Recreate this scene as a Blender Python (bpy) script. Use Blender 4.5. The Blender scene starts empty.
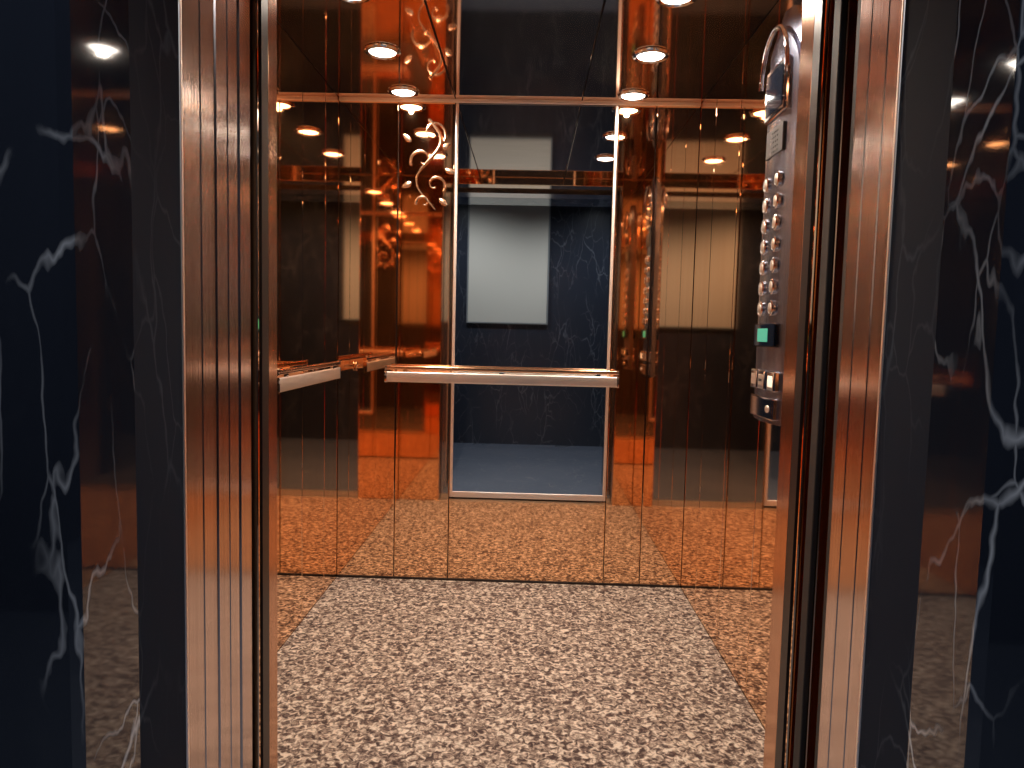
import bpy, bmesh, math, random
from mathutils import Vector, Matrix
random.seed(4)
C = bpy.context.scene.collection
sc = bpy.context.scene
PI = math.pi

# ------------------------------------------------------------------ materials
def new_mat(name):
    m = bpy.data.materials.new(name); m.use_nodes = True
    nt = m.node_tree
    return m, nt, nt.nodes['Principled BSDF']

def plain(name, col, rough=.5, metal=0., ior=1.45, spec=None):
    m, nt, p = new_mat(name)
    p.inputs['Base Color'].default_value = (*col, 1)
    p.inputs['Roughness'].default_value = rough
    p.inputs['Metallic'].default_value = metal
    p.inputs['IOR'].default_value = ior
    return m

def streaked_metal(name, col, col2, rough, scale=(60, 60, 1.2), bump=0., mix=.5):
    """metal with a fine vertical (z) grain"""
    m, nt, p = new_mat(name)
    N, L = nt.nodes, nt.links
    tc = N.new('ShaderNodeTexCoord'); mp = N.new('ShaderNodeMapping')
    mp.inputs['Scale'].default_value = scale
    L.new(tc.outputs['Object'], mp.inputs['Vector'])
    no = N.new('ShaderNodeTexNoise'); no.inputs['Scale'].default_value = 1.0
    no.inputs['Detail'].default_value = 4
    L.new(mp.outputs['Vector'], no.inputs['Vector'])
    r = N.new('ShaderNodeValToRGB')
    r.color_ramp.elements[0].position = .5 - mix/2; r.color_ramp.elements[0].color = (*col, 1)
    r.color_ramp.elements[1].position = .5 + mix/2; r.color_ramp.elements[1].color = (*col2, 1)
    L.new(no.outputs['Fac'], r.inputs['Fac']); L.new(r.outputs['Color'], p.inputs['Base Color'])
    p.inputs['Metallic'].default_value = 1; p.inputs['Roughness'].default_value = rough
    if bump:
        b = N.new('ShaderNodeBump'); b.inputs['Strength'].default_value = bump; b.inputs['Distance'].default_value = .01
        L.new(no.outputs['Fac'], b.inputs['Height']); L.new(b.outputs['Normal'], p.inputs['Normal'])
    return m

def marble(name, base, base2, vein, rough, ior, amount=1.):
    m, nt, p = new_mat(name)
    N, L = nt.nodes, nt.links
    tc = N.new('ShaderNodeTexCoord'); mp = N.new('ShaderNodeMapping')
    mp.inputs['Scale'].default_value = (1, 1, .40)
    mp.inputs['Rotation'].default_value = (.3, .35, .2)
    L.new(tc.outputs['Object'], mp.inputs['Vector'])
    warp = N.new('ShaderNodeTexNoise'); warp.inputs['Scale'].default_value = 3.2; warp.inputs['Detail'].default_value = 5
    L.new(mp.outputs['Vector'], warp.inputs['Vector'])
    mx = N.new('ShaderNodeMix'); mx.data_type = 'VECTOR'; mx.inputs['Factor'].default_value = .22
    L.new(mp.outputs['Vector'], mx.inputs['A']); L.new(warp.outputs['Color'], mx.inputs['B'])
    fac = None
    for sca, wid, st in ((5.2, .0065, 1.), (12.5, .0045, .7)):
        v = N.new('ShaderNodeTexVoronoi'); v.feature = 'DISTANCE_TO_EDGE'; v.inputs['Scale'].default_value = sca
        L.new(mx.outputs['Result'], v.inputs['Vector'])
        r = N.new('ShaderNodeValToRGB')
        r.color_ramp.elements[0].position = 0; r.color_ramp.elements[0].color = (st, st, st, 1)
        r.color_ramp.elements[1].position = wid * sca * .42; r.color_ramp.elements[1].color = (0, 0, 0, 1)
        L.new(v.outputs['Distance'], r.inputs['Fac'])
        if fac is None: fac = r.outputs['Color']
        else:
            a = N.new('ShaderNodeMath'); a.operation = 'MAXIMUM'
            L.new(fac, a.inputs[0]); L.new(r.outputs['Color'], a.inputs[1]); fac = a.outputs[0]
    # veins fade in and out
    n2 = N.new('ShaderNodeTexNoise'); n2.inputs['Scale'].default_value = 4.5; n2.inputs['Detail'].default_value = 3
    L.new(mp.outputs['Vector'], n2.inputs['Vector'])
    r2 = N.new('ShaderNodeValToRGB'); r2.color_ramp.elements[0].position = .42; r2.color_ramp.elements[1].position = .60
    L.new(n2.outputs['Fac'], r2.inputs['Fac'])
    mu = N.new('ShaderNodeMath'); mu.operation = 'MULTIPLY'
    L.new(fac, mu.inputs[0]); L.new(r2.outputs['Color'], mu.inputs[1])
    mu2 = N.new('ShaderNodeMath'); mu2.operation = 'MULTIPLY'; mu2.inputs[1].default_value = amount
    L.new(mu.outputs[0], mu2.inputs[0])
    n3 = N.new('ShaderNodeTexNoise'); n3.inputs['Scale'].default_value = 2.; n3.inputs['Detail'].default_value = 6
    L.new(mx.outputs['Result'], n3.inputs['Vector'])
    bm_ = N.new('ShaderNodeMix'); bm_.data_type = 'RGBA'
    bm_.inputs['A'].default_value = (*base, 1); bm_.inputs['B'].default_value = (*base2, 1)
    L.new(n3.outputs['Fac'], bm_.inputs['Factor'])
    cm = N.new('ShaderNodeMix'); cm.data_type = 'RGBA'; cm.inputs['B'].default_value = (*vein, 1)
    L.new(mu2.outputs[0], cm.inputs['Factor']); L.new(bm_.outputs['Result'], cm.inputs['A'])
    L.new(cm.outputs['Result'], p.inputs['Base Color'])
    p.inputs['Roughness'].default_value = rough; p.inputs['IOR'].default_value = ior
    return m

def carpet_mat():
    m, nt, p = new_mat('speckled_carpet')
    N, L = nt.nodes, nt.links
    tc = N.new('ShaderNodeTexCoord')
    no = N.new('ShaderNodeTexNoise'); no.inputs['Scale'].default_value = 56; no.inputs['Detail'].default_value = 3
    no.inputs['Distortion'].default_value = .9
    L.new(tc.outputs['Object'], no.inputs['Vector'])
    r = N.new('ShaderNodeValToRGB'); e = r.color_ramp.elements
    e[0].position = .36; e[0].color = (.055, .030, .026, 1)
    e[1].position = .64; e[1].color = (.86, .65, .50, 1)
    k = e.new(.44); k.color = (.17, .108, .085, 1)
    k = e.new(.53); k.color = (.42, .29, .215, 1)
    L.new(no.outputs['Fac'], r.inputs['Fac'])
    n2 = N.new('ShaderNodeTexNoise'); n2.inputs['Scale'].default_value = 170; n2.inputs['Detail'].default_value = 2
    L.new(tc.outputs['Object'], n2.inputs['Vector'])
    mx = N.new('ShaderNodeMix'); mx.data_type = 'RGBA'; mx.blend_type = 'OVERLAY'; mx.inputs['Factor'].default_value = .45
    L.new(r.outputs['Color'], mx.inputs['A']); L.new(n2.outputs['Fac'], mx.inputs['B'])
    L.new(mx.outputs['Result'], p.inputs['Base Color'])
    b = N.new('ShaderNodeBump'); b.inputs['Strength'].default_value = .5; b.inputs['Distance'].default_value = .006
    L.new(n2.outputs['Fac'], b.inputs['Height']); L.new(b.outputs['Normal'], p.inputs['Normal'])
    p.inputs['Roughness'].default_value = .95
    return m

def lamp_mat(name, col, strength):
    m, nt, p = new_mat(name)
    p.inputs['Base Color'].default_value = (.9, .9, .88, 1)
    p.inputs['Emission Color'].default_value = (*col, 1); p.inputs['Emission Strength'].default_value = strength
    return m

COPPER_MIRROR = streaked_metal('copper_mirror', (1., .66, .41), (.96, .60, .36), .035, (70, 70, .8))
COPPER_BRUSH = streaked_metal('copper_brushed', (.86, .50, .31), (.62, .33, .19), .16, (120, 120, .7), .06)
COPPER_JAMB = streaked_metal('copper_jamb', (.84, .69, .63), (.62, .50, .45), .15, (160, 160, .5), .03)
CEIL_MIRROR = streaked_metal('bronze_ceiling', (.84, .64, .50), (.74, .55, .42), .05, (4, 60, 4))
CLEAR_MIRROR = plain('silver_mirror', (.86, .87, .86), .015, 1)
STEEL = streaked_metal('steel', (.96, .92, .87), (.82, .78, .73), .34, (9, 9, 90))
CHROME = plain('chrome', (.86, .86, .88), .06, 1)
BRASS = plain('pale_brass', (.95, .88, .82), .38, 1)
DARK = plain('dark_bronze', (.035, .026, .024), .35, .6)
RUBBER = plain('black_rubber', (.012, .012, .014), .6)
BACKING = plain('shaft_dark', (.012, .010, .010), .8)
HONED = marble('honed_marble', (.007, .011, .022), (.013, .020, .036), (.10, .12, .15), .8, 1.2, .5)
MARBLE = marble('dark_marble', (.009, .011, .018), (.021, .026, .040), (.60, .61, .66), .05, 1.9, 1.)
LOBBY_MARBLE = marble('lobby_marble', (.020, .026, .042), (.040, .048, .070), (.22, .24, .28), .25, 1.45, .6)
LOBBY_FLOOR = marble('lobby_floor_stone', (.10, .125, .18), (.17, .20, .27), (.35, .36, .38), .25, 1.5, .5)
CARPET = carpet_mat()
SILL = streaked_metal('sill_metal', (.90, .88, .84), (.75, .72, .68), .35, (3, 120, 3))
PALE = plain('pale_board', (.84, .80, .70), .6)
PALE_FRAME = plain('pale_frame', (.30, .32, .33), .4)
WHITE = plain('ceiling_paint', (.16, .17, .20), .8)
LAMP = lamp_mat('downlight_glow', (1, .90, .78), 14)
LAMP_ADDED = lamp_mat('added_lamp_glow', (.80, .90, 1), 8)
GREEN = lamp_mat('green_display', (.08, .62, .40), .5)
GREEN.node_tree.nodes['Principled BSDF'].inputs['Base Color'].default_value = (.02, .14, .09, 1)
AMBER = lamp_mat('lit_button', (1, .62, .34), .8)
SCREEN = plain('black_glass', (.01, .012, .02), .05, 0, 1.6)
COP_FACE = streaked_metal('panel_steel', (.36, .39, .50), (.22, .24, .33), .24, (90, 90, 1))

# ------------------------------------------------------------------ mesh helpers
def obj(name, bm, mat, parent=None, smooth=False):
    me = bpy.data.meshes.new(name)
    bmesh.ops.recalc_face_normals(bm, faces=bm.faces)
    bm.to_mesh(me); bm.free()
    me.materials.append(mat)
    if smooth:
        for p in me.polygons: p.use_smooth = True
        me.set_sharp_from_angle(angle=math.radians(40))
    o = bpy.data.objects.new(name, me); C.objects.link(o)
    if parent: o.parent = parent
    return o

def box(bm, x0, x1, y0, y1, z0, z1, bev=0., seg=2):
    vs = [bm.verts.new((x, y, z)) for x in (x0, x1) for y in (y0, y1) for z in (z0, z1)]
    q = [(0, 1, 3, 2), (4, 6, 7, 5), (0, 4, 5, 1), (2, 3, 7, 6), (0, 2, 6, 4), (1, 5, 7, 3)]
    fs = [bm.faces.new([vs[i] for i in f]) for f in q]
    if bev:
        es = {e for f in fs for e in f.edges}
        bmesh.ops.bevel(bm, geom=list(es), offset=bev, segments=seg, profile=.5, affect='EDGES')

def boxm(*a, **k):
    bm = bmesh.new(); box(bm, *a, **k); return bm

def prism_z(bm, pts, z0, z1):
    a = [bm.verts.new((x, y, z0)) for x, y in pts]; b = [bm.verts.new((x, y, z1)) for x, y in pts]
    n = len(pts)
    bm.faces.new(a[::-1]); bm.faces.new(b)
    for i in range(n): bm.faces.new((a[i], a[(i+1) % n], b[(i+1) % n], b[i]))

def lathe(bm, prof, n=28, M=Matrix()):
    """prof: (r, h) points, spun about local z, r = 0 allowed at the ends"""
    rings = []
    for r, h in prof:
        if r < 1e-6: rings.append([bm.verts.new(M @ Vector((0, 0, h)))])
        else: rings.append([bm.verts.new(M @ Vector((r*math.cos(2*PI*i/n), r*math.sin(2*PI*i/n), h))) for i in range(n)])
    for a, b in zip(rings, rings[1:]):
        for i in range(n):
            j = (i+1) % n
            if len(a) == 1 and len(b) == 1: break
            if len(a) == 1: bm.faces.new((a[0], b[i], b[j]))
            elif len(b) == 1: bm.faces.new((a[i], a[j], b[0]))
            else: bm.faces.new((a[i], a[j], b[j], b[i]))

def tube(bm, pts, rad, n=10):
    """round tube along pts; rad is a number or a list"""
    pts = [Vector(p) for p in pts]; m = len(pts)
    rad = rad if isinstance(rad, (list, tuple)) else [rad]*m
    up = None; rings = []
    for i, p in enumerate(pts):
        t = (pts[min(i+1, m-1)] - pts[max(i-1, 0)]).normalized()
        if up is None:
            up = Vector((0, 0, 1)) if abs(t.z) < .9 else Vector((1, 0, 0))
        u = (up - t*up.dot(t)).normalized(); v = t.cross(u); up = u
        rings.append([bm.verts.new(p + rad[i]*(math.cos(2*PI*k/n)*u + math.sin(2*PI*k/n)*v)) for k in range(n)])
    for a, b in zip(rings, rings[1:]):
        for k in range(n): bm.faces.new((a[k], a[(k+1) % n], b[(k+1) % n], b[k]))
    bm.faces.new(rings[0][::-1]); bm.faces.new(rings[-1])

def band_bar(bm, p0, p1, w, h, r=.004):
    """straight flat bar, length p0-p1 horizontal, thickness w, height h, rounded edges"""
    p0, p1 = Vector(p0), Vector(p1)
    t = (p1-p0).normalized(); s = t.cross(Vector((0, 0, 1)))
    sec = []
    for cx, cz, a0 in ((w/2-r, h/2-r, 0), (-w/2+r, h/2-r, 90), (-w/2+r, -h/2+r, 180), (w/2-r, -h/2+r, 270)):
        for k in range(5):
            a = math.radians(a0 + k*22.5); sec.append((cx+r*math.cos(a), cz+r*math.sin(a)))
    A = [bm.verts.new(p0 + s*x + Vector((0, 0, z))) for x, z in sec]
    B = [bm.verts.new(p1 + s*x + Vector((0, 0, z))) for x, z in sec]
    n = len(sec)
    for i in range(n): bm.faces.new((A[i], A[(i+1) % n], B[(i+1) % n], B[i]))
    bm.faces.new(A[::-1]); bm.faces.new(B)

def tag(o, label, cat, group=None):
    o['label'] = label; o['category'] = cat
    if group: o['group'] = group
    return o

def thing(name, label, cat, loc=(0, 0, 0), group=None):
    o = bpy.data.objects.new(name, None); C.objects.link(o); o.location = loc; o.empty_display_size = .1
    return tag(o, label, cat, group)

def struct(name, bm, mat, parent=None, label=None, smooth=False):
    o = obj(name, bm, mat, parent, smooth)
    if parent is None:
        o['kind'] = 'structure'
        if label: o['label'] = label
    return o

# ------------------------------------------------------------------ measures (metres; the camera stands at x = y = 0)
XL, XR = -.885, .742                # car side walls
YB, YF = 3.23, 1.67               # car back wall, inner face of the car front
ZC = 2.22                         # car ceiling
OP = .605                         # half width of the doorway
ZD = 2.17                         # doorway height
YM = .913                         # face of the marble wall
YOPP = -.9                       # opposite lobby wall
ZL = 2.75                         # lobby ceiling
XLOB = 2.6
WO = 1.5                          # how far the wall bodies reach sideways

# ------------------------------------------------------------------ lobby shell
struct('floor', boxm(-XLOB, XLOB, YOPP-.1, 1.44, -.12, 0), LOBBY_FLOOR, label='blue grey polished stone floor of the lift lobby')
struct('ceiling', boxm(-XLOB, XLOB, YOPP-.1, YM+.35, ZL, ZL+.1), WHITE, label='dim lobby ceiling')
struct('wall_opposite', boxm(-XLOB, XLOB, YOPP-.1, YOPP, 0, ZL), LOBBY_MARBLE, label='navy stone wall facing the lift')
struct('wall_left_end', boxm(-XLOB-.1, -XLOB, YOPP-.1, YM+.3, 0, ZL), LOBBY_MARBLE, label='navy stone wall closing the lobby on the left')
struct('wall_right_end', boxm(XLOB, XLOB+.1, YOPP-.1, YM+.3, 0, ZL), LOBBY_MARBLE, label='navy stone wall closing the lobby on the right')

# marble portal: left and right wall bodies with a bevelled arris, a honed return strip, and the head
for sgn, nm in ((-1, 'left'), (1, 'right')):
    bm = bmesh.new()
    pts = [(sgn*OP, YM+.012), (sgn*(OP+.012), YM), (sgn*XLOB, YM), (sgn*XLOB, YM+.30), (sgn*(OP+.03), YM+.30), (sgn*(OP+.03), YM+.147), (sgn*OP, YM+.147)]
    prism_z(bm, pts, 0, ZL)
    w = struct('wall_'+nm, bm, MARBLE, label='polished near black marble wall with white veins %s of the lift door' % nm)
    struct('wall_strip', boxm(min(sgn*OP, sgn*(OP+.03)), max(sgn*OP, sgn*(OP+.03)), YM+.147, YM+.297, 0, ZD), HONED, w)
bm = bmesh.new(); box(bm, -OP, OP, YM, YM+.297, ZD, ZL)
struct('wall_head', bm, MARBLE, label='dark marble above the lift doorway')

# landing jambs of fluted copper, with a pale bead on the lobby side
def jamb(sgn, y0, y1, cuts, name):
    bm = bmesh.new()
    pts = [(sgn*OP, y0)]
    for c, w, d in cuts:
        pts += [(sgn*OP, c-w/2), (sgn*(OP+d), c-w/2+.002), (sgn*(OP+d), c+w/2-.002), (sgn*OP, c+w/2)]
    pts += [(sgn*OP, y1), (sgn*(OP+.05), y1), (sgn*(OP+.05), y0)]
    prism_z(bm, pts, 0, ZD)
    j = struct(name, bm, COPPER_JAMB, label='fluted copper door jamb on the %s of the doorway' % ('left' if sgn < 0 else 'right'))
    bm = bmesh.new(); tube(bm, [(sgn*(OP+.002), y0-.005, 0), (sgn*(OP+.002), y0-.005, ZD)], .005, 12)
    struct('bead', bm, BRASS, j, smooth=True)
    return j
jamb(-1, 1.218, 1.512, [(1.285, .006, .004), (1.345, .012, .003), (1.40, .006, .004), (1.452, .014, .004)], 'trim_1')
jamb(1, 1.218, 1.372, [(1.262, .005, .004), (1.325, .005, .004)], 'trim_2')
struct('trim_3', boxm(-OP, OP, 1.215, 1.38, ZD, ZD+.25), COPPER_JAMB, label='copper lintel over the doorway')

# car front: returns (with polished edges), header
for sgn, nm, y0 in ((-1, 'left', 1.555), (1, 'right', 1.535)):
    xs = (XL, -OP) if sgn < 0 else (OP, XR)
    f = struct('wall_front_'+nm, boxm(xs[0], xs[1], y0, YF, 0, ZC, bev=.004), COPPER_MIRROR, label='copper return beside the car doorway on the %s' % nm)
    x = sgn*OP
    struct('edge_strip', boxm(min(x, x-sgn*.004), max(x, x-sgn*.004), y0+.012, y0+.05, 0, ZD), DARK, f)
    a, b = sorted((x-sgn*.003, x+sgn*.001))
    struct('liner', boxm(a, b, y0+.055, YF-.006, 0, ZD, bev=.001), COPPER_BRUSH, f)
struct('wall_front_head', boxm(-OP, OP, 1.555, YF, ZD, ZC, bev=.003), COPPER_MIRROR, label='copper head over the car doorway')
# shaft gap behind the jambs
for sgn, nm in ((-1, 'left'), (1, 'right')):
    x0, x1 = sorted((sgn*(OP+.055), sgn*WO))
    struct('wall_gap_'+nm, boxm(x0, x1, 1.213, 1.36, 0, ZL), BACKING, label='dark wall core behind the %s jamb' % nm)
    x0, x1 = sorted((sgn*1.46, sgn*WO))
    struct('wall_shaft_'+nm, boxm(x0, x1, 1.36, 1.90, 0, ZL), BACKING, label='dark shaft wall')
struct('wall_shaft_head', boxm(-WO, WO, 1.39, 1.55, ZD+.04, ZL), BACKING, label='dark shaft above the doors')

# sliding doors parked in their pockets: copper skin, dark leading edge
def leaf(sgn, y0, y1, xe, name, label):
    x0, x1 = sorted((sgn*xe, sgn*(xe+.60)))
    d = struct(name, boxm(x0, x1, y0, y1, .012, ZD+.02, bev=.003), COPPER_BRUSH, label=label)
    x0, x1 = sorted((sgn*(xe-.012), sgn*xe))
    struct('edge_seal', boxm(x0, x1, y0+.002, y1-.002, .012, ZD+.02, bev=.003), RUBBER, d)
leaf(1, 1.385, 1.425, .632, 'door_1', 'parked landing door leaf, only its black edge shows on the right')
leaf(1, 1.470, 1.510, .622, 'door_2', 'parked car door leaf, only its black edge shows on the right')
leaf(-1, 1.518, 1.548, .630, 'door_3', 'parked car door leaf, only its black edge shows on the left')

# sills
bm = bmesh.new()
y = 1.445
for w, z in ((.05, 0), (.018, -.012), (.05, 0), (.018, -.012), (.06, 0), (.018, -.012), (.11, 0)):
    box(bm, -OP-.02, OP+.02, y, y+w, -.03, z + .001); y += w
struct('trim_4', bm, SILL, label='grooved bright metal door sill at the edge of the carpet')

# ------------------------------------------------------------------ car shell
struct('floor_car', boxm(XL-.02, XR+.02, YF-.001, YB+.02, -.06, -.012), DARK, label='car floor under the carpet')
# back wall: dark carcass carrying copper mirror panels with fine joints
wb = struct('wall_back', boxm(XL-.03, XR+.03, YB+.012, YB+.05, -.012, ZC+.02), DARK, label='back wall of the lift car in copper mirror panels')
MX0, MX1, MZ0 = -.355, .375, .405
def panel(par, x0, x1, y0, y1, z0, z1, mat=COPPER_MIRROR):
    struct('wall_panel', boxm(x0, x1, y0, y1, z0, z1, bev=.0025, seg=2), mat, par)
for x0, x1 in ((XL, -.615), (-.612, MX0-.004), (MX1+.004, .545), (.548, XR)):
    panel(wb, x0, x1, YB, YB+.012, .012, ZC)
panel(wb, MX0-.001, MX1+.001, YB, YB+.012, .012, MZ0-.006)
# side walls
for x, sgn, nm in ((XL, -1, 'left'), (XR, 1, 'right')):
    x0, x1 = sorted((x+sgn*.012, x+sgn*.05))
    w = struct('wall_side_'+nm, boxm(x0, x1, YF-.02, YB+.012, -.012, ZC+.02), DARK, label='%s side wall of the lift car in copper mirror panels' % nm)
    x0, x1 = sorted((x, x+sgn*.012))
    ys = (YF+.001, 2.02, 2.40, 2.72, 3.02, YB-.001) if sgn < 0 else (YF+.001, 2.24, 2.60, 2.95, YB-.001)
    for a, b in zip(ys, ys[1:]): panel(w, x0, x1, a+.0015, b-.0015, .0, ZC)
# dark strip standing in for the gap shadow under the back panels
struct('gap_shadow_back', boxm(XL+.004, XR-.004, YB-.006, YB+.01, -.01, .014, bev=.002), DARK, label='dark strip as painted gap shadow along the foot of the back wall')
# ceiling: bronze mirror panels with dark joints, pale cove line at the back
ce = struct('ceiling_car', boxm(XL-.03, XR+.03, YF-.02, YB+.05, ZC+.014, ZC+.06), DARK, label='bronze mirror ceiling of the lift car')
for x0, x1 in ((XL, -.358), (-.354, .208), (.212, XR)):
    struct('ceiling_panel', boxm(x0, x1, YF, YB, ZC, ZC+.012, bev=.002), CEIL_MIRROR, ce)
struct('trim_5', boxm(XL+.002, XR-.002, YB-.016, YB-.001, ZC-.016, ZC, bev=.003), BRASS, label='pale metal bead between back wall and ceiling')

# ------------------------------------------------------------------ carpet
bm = bmesh.new(); box(bm, XL+.001, XR-.001, YF+.004, YB-.003, -.012, .004, bev=.002)
tag(obj('carpet', bm, CARPET), 'beige and brown speckled carpet covering the lift car floor', 'carpet')

# ------------------------------------------------------------------ framed mirror
mr = thing('mirror', 'tall clear mirror in slim bright frame at centre of back wall', 'mirror', (0, YB, MZ0))
cx = (MX0+MX1)/2
obj('mirror_glass', boxm(MX0+.012, MX1-.012, -.002, .010, .026, ZC-.018-MZ0), CLEAR_MIRROR, mr)
bm = bmesh.new()
box(bm, MX0, MX0+.014, -.005, .012, 0, ZC-.016-MZ0, bev=.003); box(bm, MX1-.014, MX1, -.005, .012, 0, ZC-.016-MZ0, bev=.003)
box(bm, MX0+.014, MX1-.014, -.006, .012, 0, .028, bev=.003)
obj('frame', bm, BRASS, mr)

# ------------------------------------------------------------------ handrails
def rail(name, label, p0, p1, nrm):
    """p0, p1: ends on the wall line; nrm: direction off the wall"""
    p0, p1, nrm = Vector(p0), Vector(p1), Vector(nrm)
    t = (p1-p0).normalized(); mid = (p0+p1)/2
    r = thing(name, label, 'handrail', mid, 'handrails in the lift car')
    off = nrm*.07; a, b = p0-mid+off, p1-mid+off
    bm = bmesh.new(); band_bar(bm, a, b, .016, .048, .006); obj('rail_bar', bm, STEEL, r, True)
    up = Vector((0, 0, .042))
    bm = bmesh.new(); band_bar(bm, a+up, b+up, .014, .018, .006); obj('top_bar', bm, COPPER_BRUSH, r, True)
    L = (p1-p0).length
    for k in (.08, .5, .92) if L > .8 else (.12, .88):
        q = p0-mid + t*L*k
        bm = bmesh.new(); tube(bm, [q+nrm*.006, q+nrm*.030, q+nrm*.062], [.011, .009, .009], 14)
        M = Matrix.Translation(q) @ nrm.to_track_quat('Z', 'Y').to_matrix().to_4x4()
        lathe(bm, [(0, .004), (.024, .004), (.024, .008), (.016, .012), (0, .012)], 20, M)
        # saddle that joins the two bars
        c = q + nrm*.07
        s = t*.010
        vs = [c-s, c+s]
        band_bar(bm, vs[0]+Vector((0, 0, .022)), vs[1]+Vector((0, 0, .022)), .010, .026, .003)
        obj('bracket', bm, CHROME, r, True)
    for e, d in ((a, -t), (b, t)):
        bm = bmesh.new(); band_bar(bm, e, e+d*.010, .020, .053, .007); band_bar(bm, e+up, e+up+d*.008, .017, .021, .006)
        obj('end_cap', bm, CHROME, r, True)
    return r
rail('handrail', 'bright double bar handrail crossing the mirror on the back wall', (-.64, YB, .968), (.40, YB, .968), (0, -1, 0))
rail('handrail', 'shorter double bar handrail on the left side wall', (XL, 2.25, .99), (XL, 2.98, .99), (1, 0, 0))

# ------------------------------------------------------------------ control panel on the right wall (local frame: u along -y, v up, n = -x)
CPY, CPZ = 2.13, .93
cp = thing('control_panel', 'tall narrow steel lift control panel with buttons on the right wall', 'control panel', (XR, CPY, CPZ))
W2, H = .135, 1.20
# faceplate: bowed section with rounded top
bm = bmesh.new()
ns, nh = 12, 14
def bow(u): return .012 + .020*(1-(u/W2)**2)
rows = []
for i in range(nh+1):
    v = H*i/nh
    tp = max(0, (v-(H-.10))/.10); hw = W2*math.sqrt(max(.02, 1-tp*tp*.9)) if tp > 0 else W2
    rows.append([bm.verts.new((-bow(W2*(2*j/ns-1))*(1 if tp < .99 else .6), hw*(2*j/ns-1), v)) for j in range(ns+1)])
for a, b in zip(rows, rows[1:]):
    for j in range(ns): bm.faces.new((a[j], a[j+1], b[j+1], b[j]))
back = [[bm.verts.new((.004, vv[0].co.y, vv[0].co.z)), bm.verts.new((.004, vv[-1].co.y, vv[-1].co.z))] for vv in rows]
for i in range(nh):
    bm.faces.new((rows[i][0], rows[i+1][0], back[i+1][0], back[i][0]))
    bm.faces.new((rows[i][-1], back[i][1], back[i+1][1], rows[i+1][-1]))
bm.faces.new([back[0][0], back[0][1]] + rows[0][::-1]); bm.faces.new([back[-1][1], back[-1][0]] + rows[-1])
for i in range(nh): bm.faces.new((back[i][0], back[i+1][0], back[i+1][1], back[i][1]))
obj('faceplate', bm, COP_FACE, cp, True)
MX = Matrix.Rotation(-PI/2, 4, 'Y')              # local z -> -x
def on_face(u, v, lift=0.): return Matrix.Translation((-bow(u)-lift, u, v)) @ MX
def plate(name, u0, u1, v0, v1, th, mat, bev=.003, parent=cp):
    d = max(bow(u0), bow(u1), bow((u0+u1)/2))
    return obj(name, boxm(-d-th, -min(bow(u0), bow(u1))+.004, u0, u1, v0, v1, bev=bev), mat, parent)
# display with bezel near the top
bz = plate('display_bezel', -.085, .085, .90, 1.05, .008, CHROME, .006)
plate('display', -.070, .070, .915, 1.035, .0095, SCREEN, .001, bz)
# arched chrome handle moulding over the display
bm = bmesh.new()
tube(bm, [(-.045, .11*math.cos(a), 1.01+.14*math.sin(a)) for a in [PI*k/20 for k in range(21)]], .007, 10)
obj('arched_moulding', bm, CHROME, cp, True)
# speaker grille
bm = bmesh.new()
for i in range(5):
    for j in range(9):
        lathe(bm, [(0, .001), (.0035, .001), (.0035, .003), (0, .003)], 8, on_face(-.056+.014*j, .80+.014*i))
g = plate('speaker_grille', -.07, .07, .79, .87, .002, RUBBER, .002); g2 = obj('grille_dots', bm, CHROME, g)
# two columns of round floor buttons
for row in range(7):
    for u in (-.045, .045):
        v = .34 + .062*row
        bm = bmesh.new(); lathe(bm, [(.023, -.002), (.023, .006), (.020, .009), (.017, .009), (.016, .006)], 24, on_face(u, v))
        b = obj('button_ring', bm, CHROME, cp, True)
        bm = bmesh.new(); lathe(bm, [(.0162, -.001), (.0162, .007), (.014, .009), (0, .0098)], 24, on_face(u, v))
        obj('button', bm, STEEL, b, True)
# green lit indicator window
iw = plate('indicator_bezel', -.09, .09, .225, .295, .005, SCREEN, .004)
plate('indicator', -.035, .055, .24, .28, .006, GREEN, .001, iw)
# door-open and door-close keys, alarm key
for u, mat, nm in ((-.075, AMBER, 'door_key'), (0, STEEL, 'door_key'), (.075, STEEL, 'alarm_key')):
    k = plate(nm, u-.030, u+.030, .095, .155, .007, CHROME, .005)
    plate('key_face', u-.022, u+.022, .107, .143, .0085, mat, .003, k)
    plate('key_mark', u-.014, u+.014, .121, .129, .0095, RUBBER, .001, k)
# locked service box at the bottom
sb = plate('service_door', -.10, .10, .012, .075, .004, CHROME, .004)
bm = bmesh.new(); lathe(bm, [(.011, -.003), (.011, .008), (.008, .010), (0, .010)], 18, on_face(-.06, .043, .002)); obj('lock', bm, STEEL, sb, True)

# ------------------------------------------------------------------ copper scroll relief high on the back wall
def spiral(c, r0, r1, a0, a1, n=30):
    return [(c[0] + (r0+(r1-r0)*k/n)*math.cos(a0+(a1-a0)*k/n), c[1] + (r0+(r1-r0)*k/n)*math.sin(a0+(a1-a0)*k/n)) for k in range(n+1)]
so = thing('scroll_ornament', 'curling copper scroll relief high on the back wall beside the mirror', 'ornament', (-.475, YB, 1.93))
def stroke(name, pts, r):
    n = len(pts); bm = bmesh.new()
    tube(bm, [(x, -.004, z) for x, z in pts], [r*(.45+.55*math.sin(PI*min(1, (k+1)/(n*.6)))) if k > n*.3 else r for k in range(n)], 8)
    obj(name, bm, COPPER_POL, so, True)
COPPER_POL = plain('bright_copper', (.98, .66, .44), .25, 1)
S = []
n = 40
for k in range(n+1):
    t = k/n; S.append((.055*math.sin(2*PI*t*1.1), .20 - .40*t))
stroke('stem', S, .008)
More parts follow.
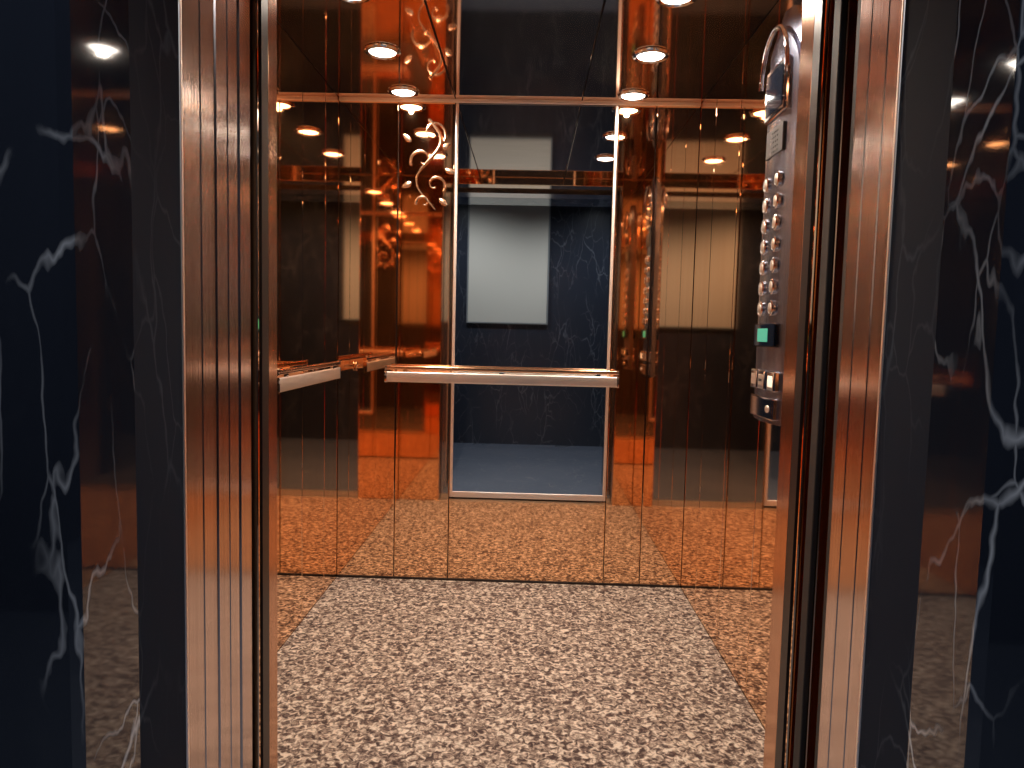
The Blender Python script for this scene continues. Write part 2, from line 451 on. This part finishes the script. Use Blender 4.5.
for c, r0, r1, a0, a1 in (((.02, .14), .060, .010, -.6, 5.6), ((-.03, .02), .055, .010, 3.6, -2.2), ((.03, -.09), .050, .008, -.6, 5.2), ((-.02, -.17), .036, .006, 3.4, -2.0)):
    stroke('curl', spiral(c, r0, r1, a0, a1), .006)
for x, z, a in ((.06, .07, .6), (-.08, .10, 2.4), (.075, -.02, -.3), (-.075, -.08, 3.6), (.05, -.15, -.7)):
    bm = bmesh.new()
    prof = [(0, 0), (.010, .010), (.013, .024), (.008, .040), (0, .052)]
    M = Matrix.Translation((x, -.003, z)) @ Matrix.Rotation(-(a-PI/2), 4, 'Y') @ Matrix.Diagonal((1, .3, 1, 1))
    lathe(bm, prof, 12, M); obj('leaf', bm, COPPER_POL, so, True)

# ------------------------------------------------------------------ downlights of the car, then added lamps for the lobby
def downlight(x, y, z, label, glow, group):
    d = thing('downlight', label, 'ceiling light', (x, y, z), group)
    bm = bmesh.new()
    lathe(bm, [(.050, .004), (.066, .0015), (.068, -.004), (.064, -.009), (.054, -.011), (.049, -.006), (.049, .004)], 32)
    obj('trim_ring', bm, CHROME, d, True)
    bm = bmesh.new(); lathe(bm, [(0, -.007), (.030, -.0065), (.0485, -.003), (.0485, .001), (0, .001)], 32)
    obj('lens', bm, glow, d, True)
    return d
def spot(name, x, y, z, power, col, size, blend=.7, rad=.035):
    l = bpy.data.lights.new(name, 'SPOT'); l.energy = power; l.color = col; l.spot_size = math.radians(size); l.spot_blend = blend
    l.shadow_soft_size = rad
    o = bpy.data.objects.new(name, l); C.objects.link(o); o.location = (x, y, z)
    return o
WARM = (1, .86, .72)
names = {0: 'nearest the doorway', 1: 'in the middle row', 2: 'next to the back wall'}
for i, y in enumerate((2.23, 2.69, 3.13)):
    for x, side in ((-.575, 'left'), (.425, 'right')):
        downlight(x, y, ZC, 'round downlight in the %s half of the lift ceiling, %s' % (side, names[i]), LAMP, 'downlights in the lift ceiling')
        spot('downlight_beam', x, y, ZC-.024, 34, WARM, 150, rad=.012)
for x, side in ((-.75, 'left'), (.75, 'right')):  # unseen pair, added to light the pale board and lobby stone
    downlight(x, .05, ZL, 'added unseen round lamp in the lobby ceiling, on the %s' % side, LAMP_ADDED, 'added lamps in the lobby ceiling')
    spot('added_lobby_light', x, .05, ZL-.024, 42, (.88, .93, 1), 150, rad=.012)

# ------------------------------------------------------------------ pale board on the opposite lobby wall (seen in the mirrors)
pb = thing('pale_board', 'large blank pale grey board on the lobby wall, seen in the mirror', 'board', (-.235, YOPP, 1.27))
obj('board', boxm(-.41, .41, .002, .030, .012, 1.24, bev=.004), PALE, pb)
bm = bmesh.new()
box(bm, -.425, -.41, 0, .036, 0, 1.255, bev=.003); box(bm, .41, .425, 0, .036, 0, 1.255, bev=.003)
box(bm, -.41, .41, 0, .036, 0, .012, bev=.003); box(bm, -.41, .41, 0, .036, 1.24, 1.255, bev=.003)
obj('frame', bm, PALE_FRAME, pb)

# ------------------------------------------------------------------ world, camera, view
w = bpy.data.worlds.new('World'); sc.world = w; w.use_nodes = True
w.node_tree.nodes['Background'].inputs['Color'].default_value = (.05, .06, .08, 1)
w.node_tree.nodes['Background'].inputs['Strength'].default_value = .5
F = 700.
cam = bpy.data.cameras.new('Camera'); co = bpy.data.objects.new('Camera', cam); C.objects.link(co)
cam.sensor_fit = 'HORIZONTAL'; cam.sensor_width = 36; cam.lens = F*36/1024; cam.clip_start = .05
pitch, yaw, roll = math.radians(4.2), math.radians(1.3), math.radians(1.35)
R = Matrix.Rotation(yaw, 3, 'Z') @ Matrix.Rotation(PI/2 - pitch, 3, 'X') @ Matrix.Rotation(roll, 3, 'Z')
co.matrix_world = Matrix.Translation((0, 0, 1.18)) @ R.to_4x4()
sc.camera = co
sc.view_settings.view_transform = 'Standard'; sc.view_settings.look = 'None'
sc.view_settings.gamma = 1; sc.view_settings.use_curve_mapping = False; sc.view_settings.exposure = 0
cy = sc.cycles
cy.max_bounces = 16; cy.glossy_bounces = 12; cy.diffuse_bounces = 4
cy.caustics_reflective = False; cy.caustics_refractive = False
